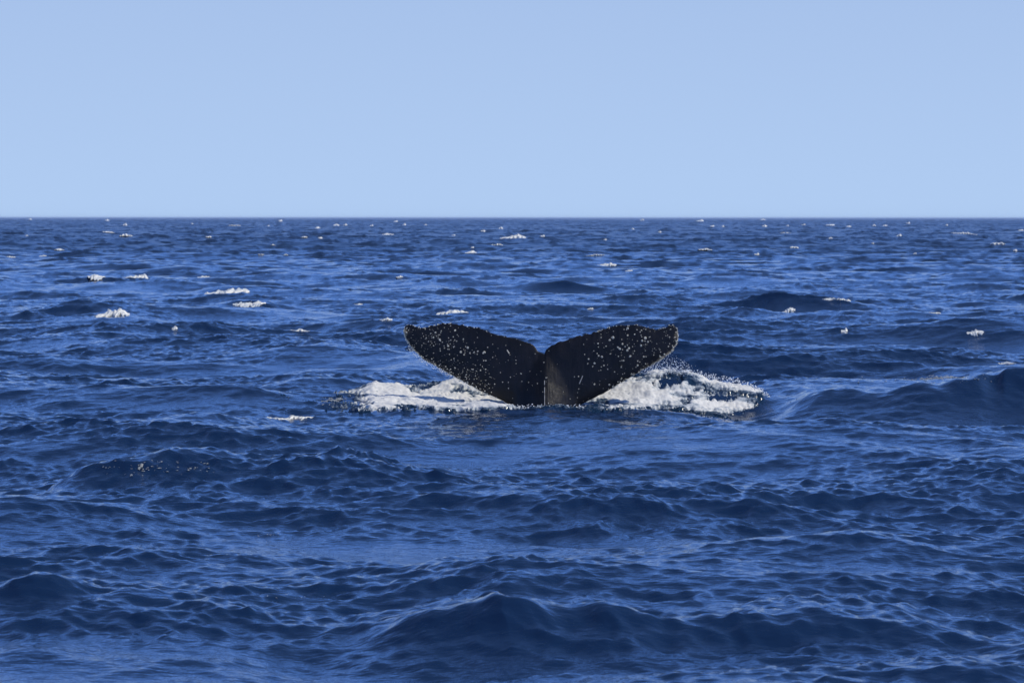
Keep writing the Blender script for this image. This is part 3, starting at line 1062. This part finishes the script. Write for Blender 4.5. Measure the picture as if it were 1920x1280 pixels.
pts = []
for _ in range(520):             # thrown up past the right tip
    t = random.random()
    px = 1215 + 75 * random.random() ** 1.2 + random.gauss(0, 9); py = 698 - 32 * random.random() ** 1.8 * (1 - abs(px - 1252) / 90) + random.gauss(0, 4)
    pts.append((*at_tail(px, py, random.uniform(0.3, 1.4)), random.uniform(0.003, 0.011) * random.uniform(.6, 1)))
for _ in range(420):             # spray above the right crest
    k = random.uniform(1240, 1446)
    py = np.interp(k, *zip(*HEAVE_PX)) + random.gauss(1, 3.2)
    pts.append((*at_tail(k, py, random.uniform(1.0, 1.6)), random.uniform(0.004, 0.014)))
for _ in range(260):             # running off the left leading edge
    k = random.random()
    q = resample(LEAD_L[3:10], 50)[int(k * 49)]
    pts.append((*at_tail(q[0] - random.random() ** 2 * 5, q[1] + random.random() ** 2 * 7, random.uniform(-0.1, 0.2)), random.uniform(0.003, 0.008)))
for _ in range(200):             # above the left wash
    k = random.uniform(690, 860)
    py = np.interp(k, *zip(*HEAVE_PX)) + random.gauss(-1, 2.5)
    pts.append((*at_tail(k, py, random.uniform(0.9, 1.5)), random.uniform(0.004, 0.010)))
for _ in range(350):             # where the stock meets the water
    k = random.uniform(930, 1110)
    pts.append((*at_tail(k, 764 + random.gauss(0, 2.6), random.uniform(-0.75, -0.4)), random.uniform(0.005, 0.015)))
drops('spray', pts, M_DROP, 'fine spray of water drops flung up round the whale tail', 'spray')


# ------------------------------------------------------------------ torn lace of old foam on single crests
N_R = fbm_field(104, 512, 1.6, 8, 160)
LACE = [
    (300, 880, 110, 14, 0.36, 'wide speckled patch of foam lace on the long dark wave at the left'),
    (1770, 709, 80, 6, 0.44, 'foam specks along the crest of the broad dark wave at the right'),
    (620, 754, 48, 7, 0.34, 'thin speckled foam trailing off the left end of the wash'),
]
for (cx, cy, sx, sy, thr, lab) in LACE:
    i, j, pt = visible_point(cx, cy)
    u0, v0 = float(U[i, j + 45]), float(V[i, j + 45])
    wx = sx / FPX * v0 * 2.3
    d_ = min(1.6, 14 / FPX * v0 * v0 / CAM_H * 0.5 + 0.35)
    st_ = max(0.010, v0 * 0.0004)
    v, u = np.meshgrid(np.arange(v0 - d_, v0 + d_ * 0.6, st_ * 1.2), np.arange(u0 - wx, u0 + wx, st_), indexing='ij')
    X, Y, Z = sea(u, v, np.full_like(u, float(SP[i, j + 45])))
    gx, gy = project(X, Y, Z)
    g_ = np.exp(-((gx - cx) / sx) ** 2 - ((gy - cy) / sy) ** 2)
    a = np.abs(tile_sample(N_R, u * 0.55, v, 2.6))
    b = tile_sample(N_C, u + 1.7, v * 1.5, 3.1)
    c_ = 0.85 * np.clip(g_ - thr * 0.5, 0, 1) * smoothstep(-0.5, 0.9, b) - a * 0.9 + 0.02 * (b > 0) * (g_ > 0.3)
    on = c_ > 0
    keep = (on[:-1, :-1] & on[1:, 1:]) | (on[1:, :-1] & on[:-1, 1:])
    if not keep.any():
        print('no lace', lab)
        continue
    Z2 = Z + np.where(c_ > 0, 0.006 + 0.012 * np.clip(c_ * 4, 0, 1), 0.003) + 0.0002 * v0
    me = grid_mesh('foam_patch', np.stack([X, Y, Z2], -1)[:, ::-1], keep[:, ::-1])
    tag(add_obj('foam_patch', me, M_LACE), lab, 'foam patch', 'patches of foam lace on the waves', 'stuff')

pts = []  # white flecks for foam specks and for sun glints on crests
for (cx, cy, sx, sy, n_) in [(1745, 711, 30, 4, 30),
                             (1820, 709, 22, 3, 22), (1660, 712, 30, 4, 14), (300, 875, 60, 8, 60), (505, 1002, 16, 3, 8), (555, 1116, 20, 3, 10)]:
    for _ in range(n_):
        i, j, pt = visible_point(random.gauss(cx, sx), random.gauss(cy, sy))
        r_ = pt.y * random.uniform(0.00008, 0.00026)
        pts.append((pt.x + random.uniform(-.04, .04), pt.y, pt.z + r_ * 0.4, r_))
drops('foam_glint_flecks', pts, M_CAP, 'tiny bright flecks of foam and sun glint along the nearer dark crests', 'foam', True)

# ------------------------------------------------------------------ thin sea air
bm = bmesh.new()
bmesh.ops.create_cube(bm, size=1.0)
me = bpy.data.meshes.new('haze'); bm.to_mesh(me); bm.free()
hm_ = bpy.data.materials.new('sea_air')
hm_.use_nodes = True
hm_.node_tree.nodes.clear()
pv = hm_.node_tree.nodes.new('ShaderNodeVolumePrincipled')
pv.inputs['Color'].default_value = (0.55, 0.72, 1.0, 1)
pv.inputs['Density'].default_value = 0.00008
mo = hm_.node_tree.nodes.new('ShaderNodeOutputMaterial')
hm_.node_tree.links.new(pv.outputs[0], mo.inputs['Volume'])
hz_o = add_obj('haze', me, hm_, None, (0, 0, 1.0))
hz_o.scale = (92000, 92000, 8.0)
tag(hz_o, 'thin pale sea haze over the far water', kind='stuff')
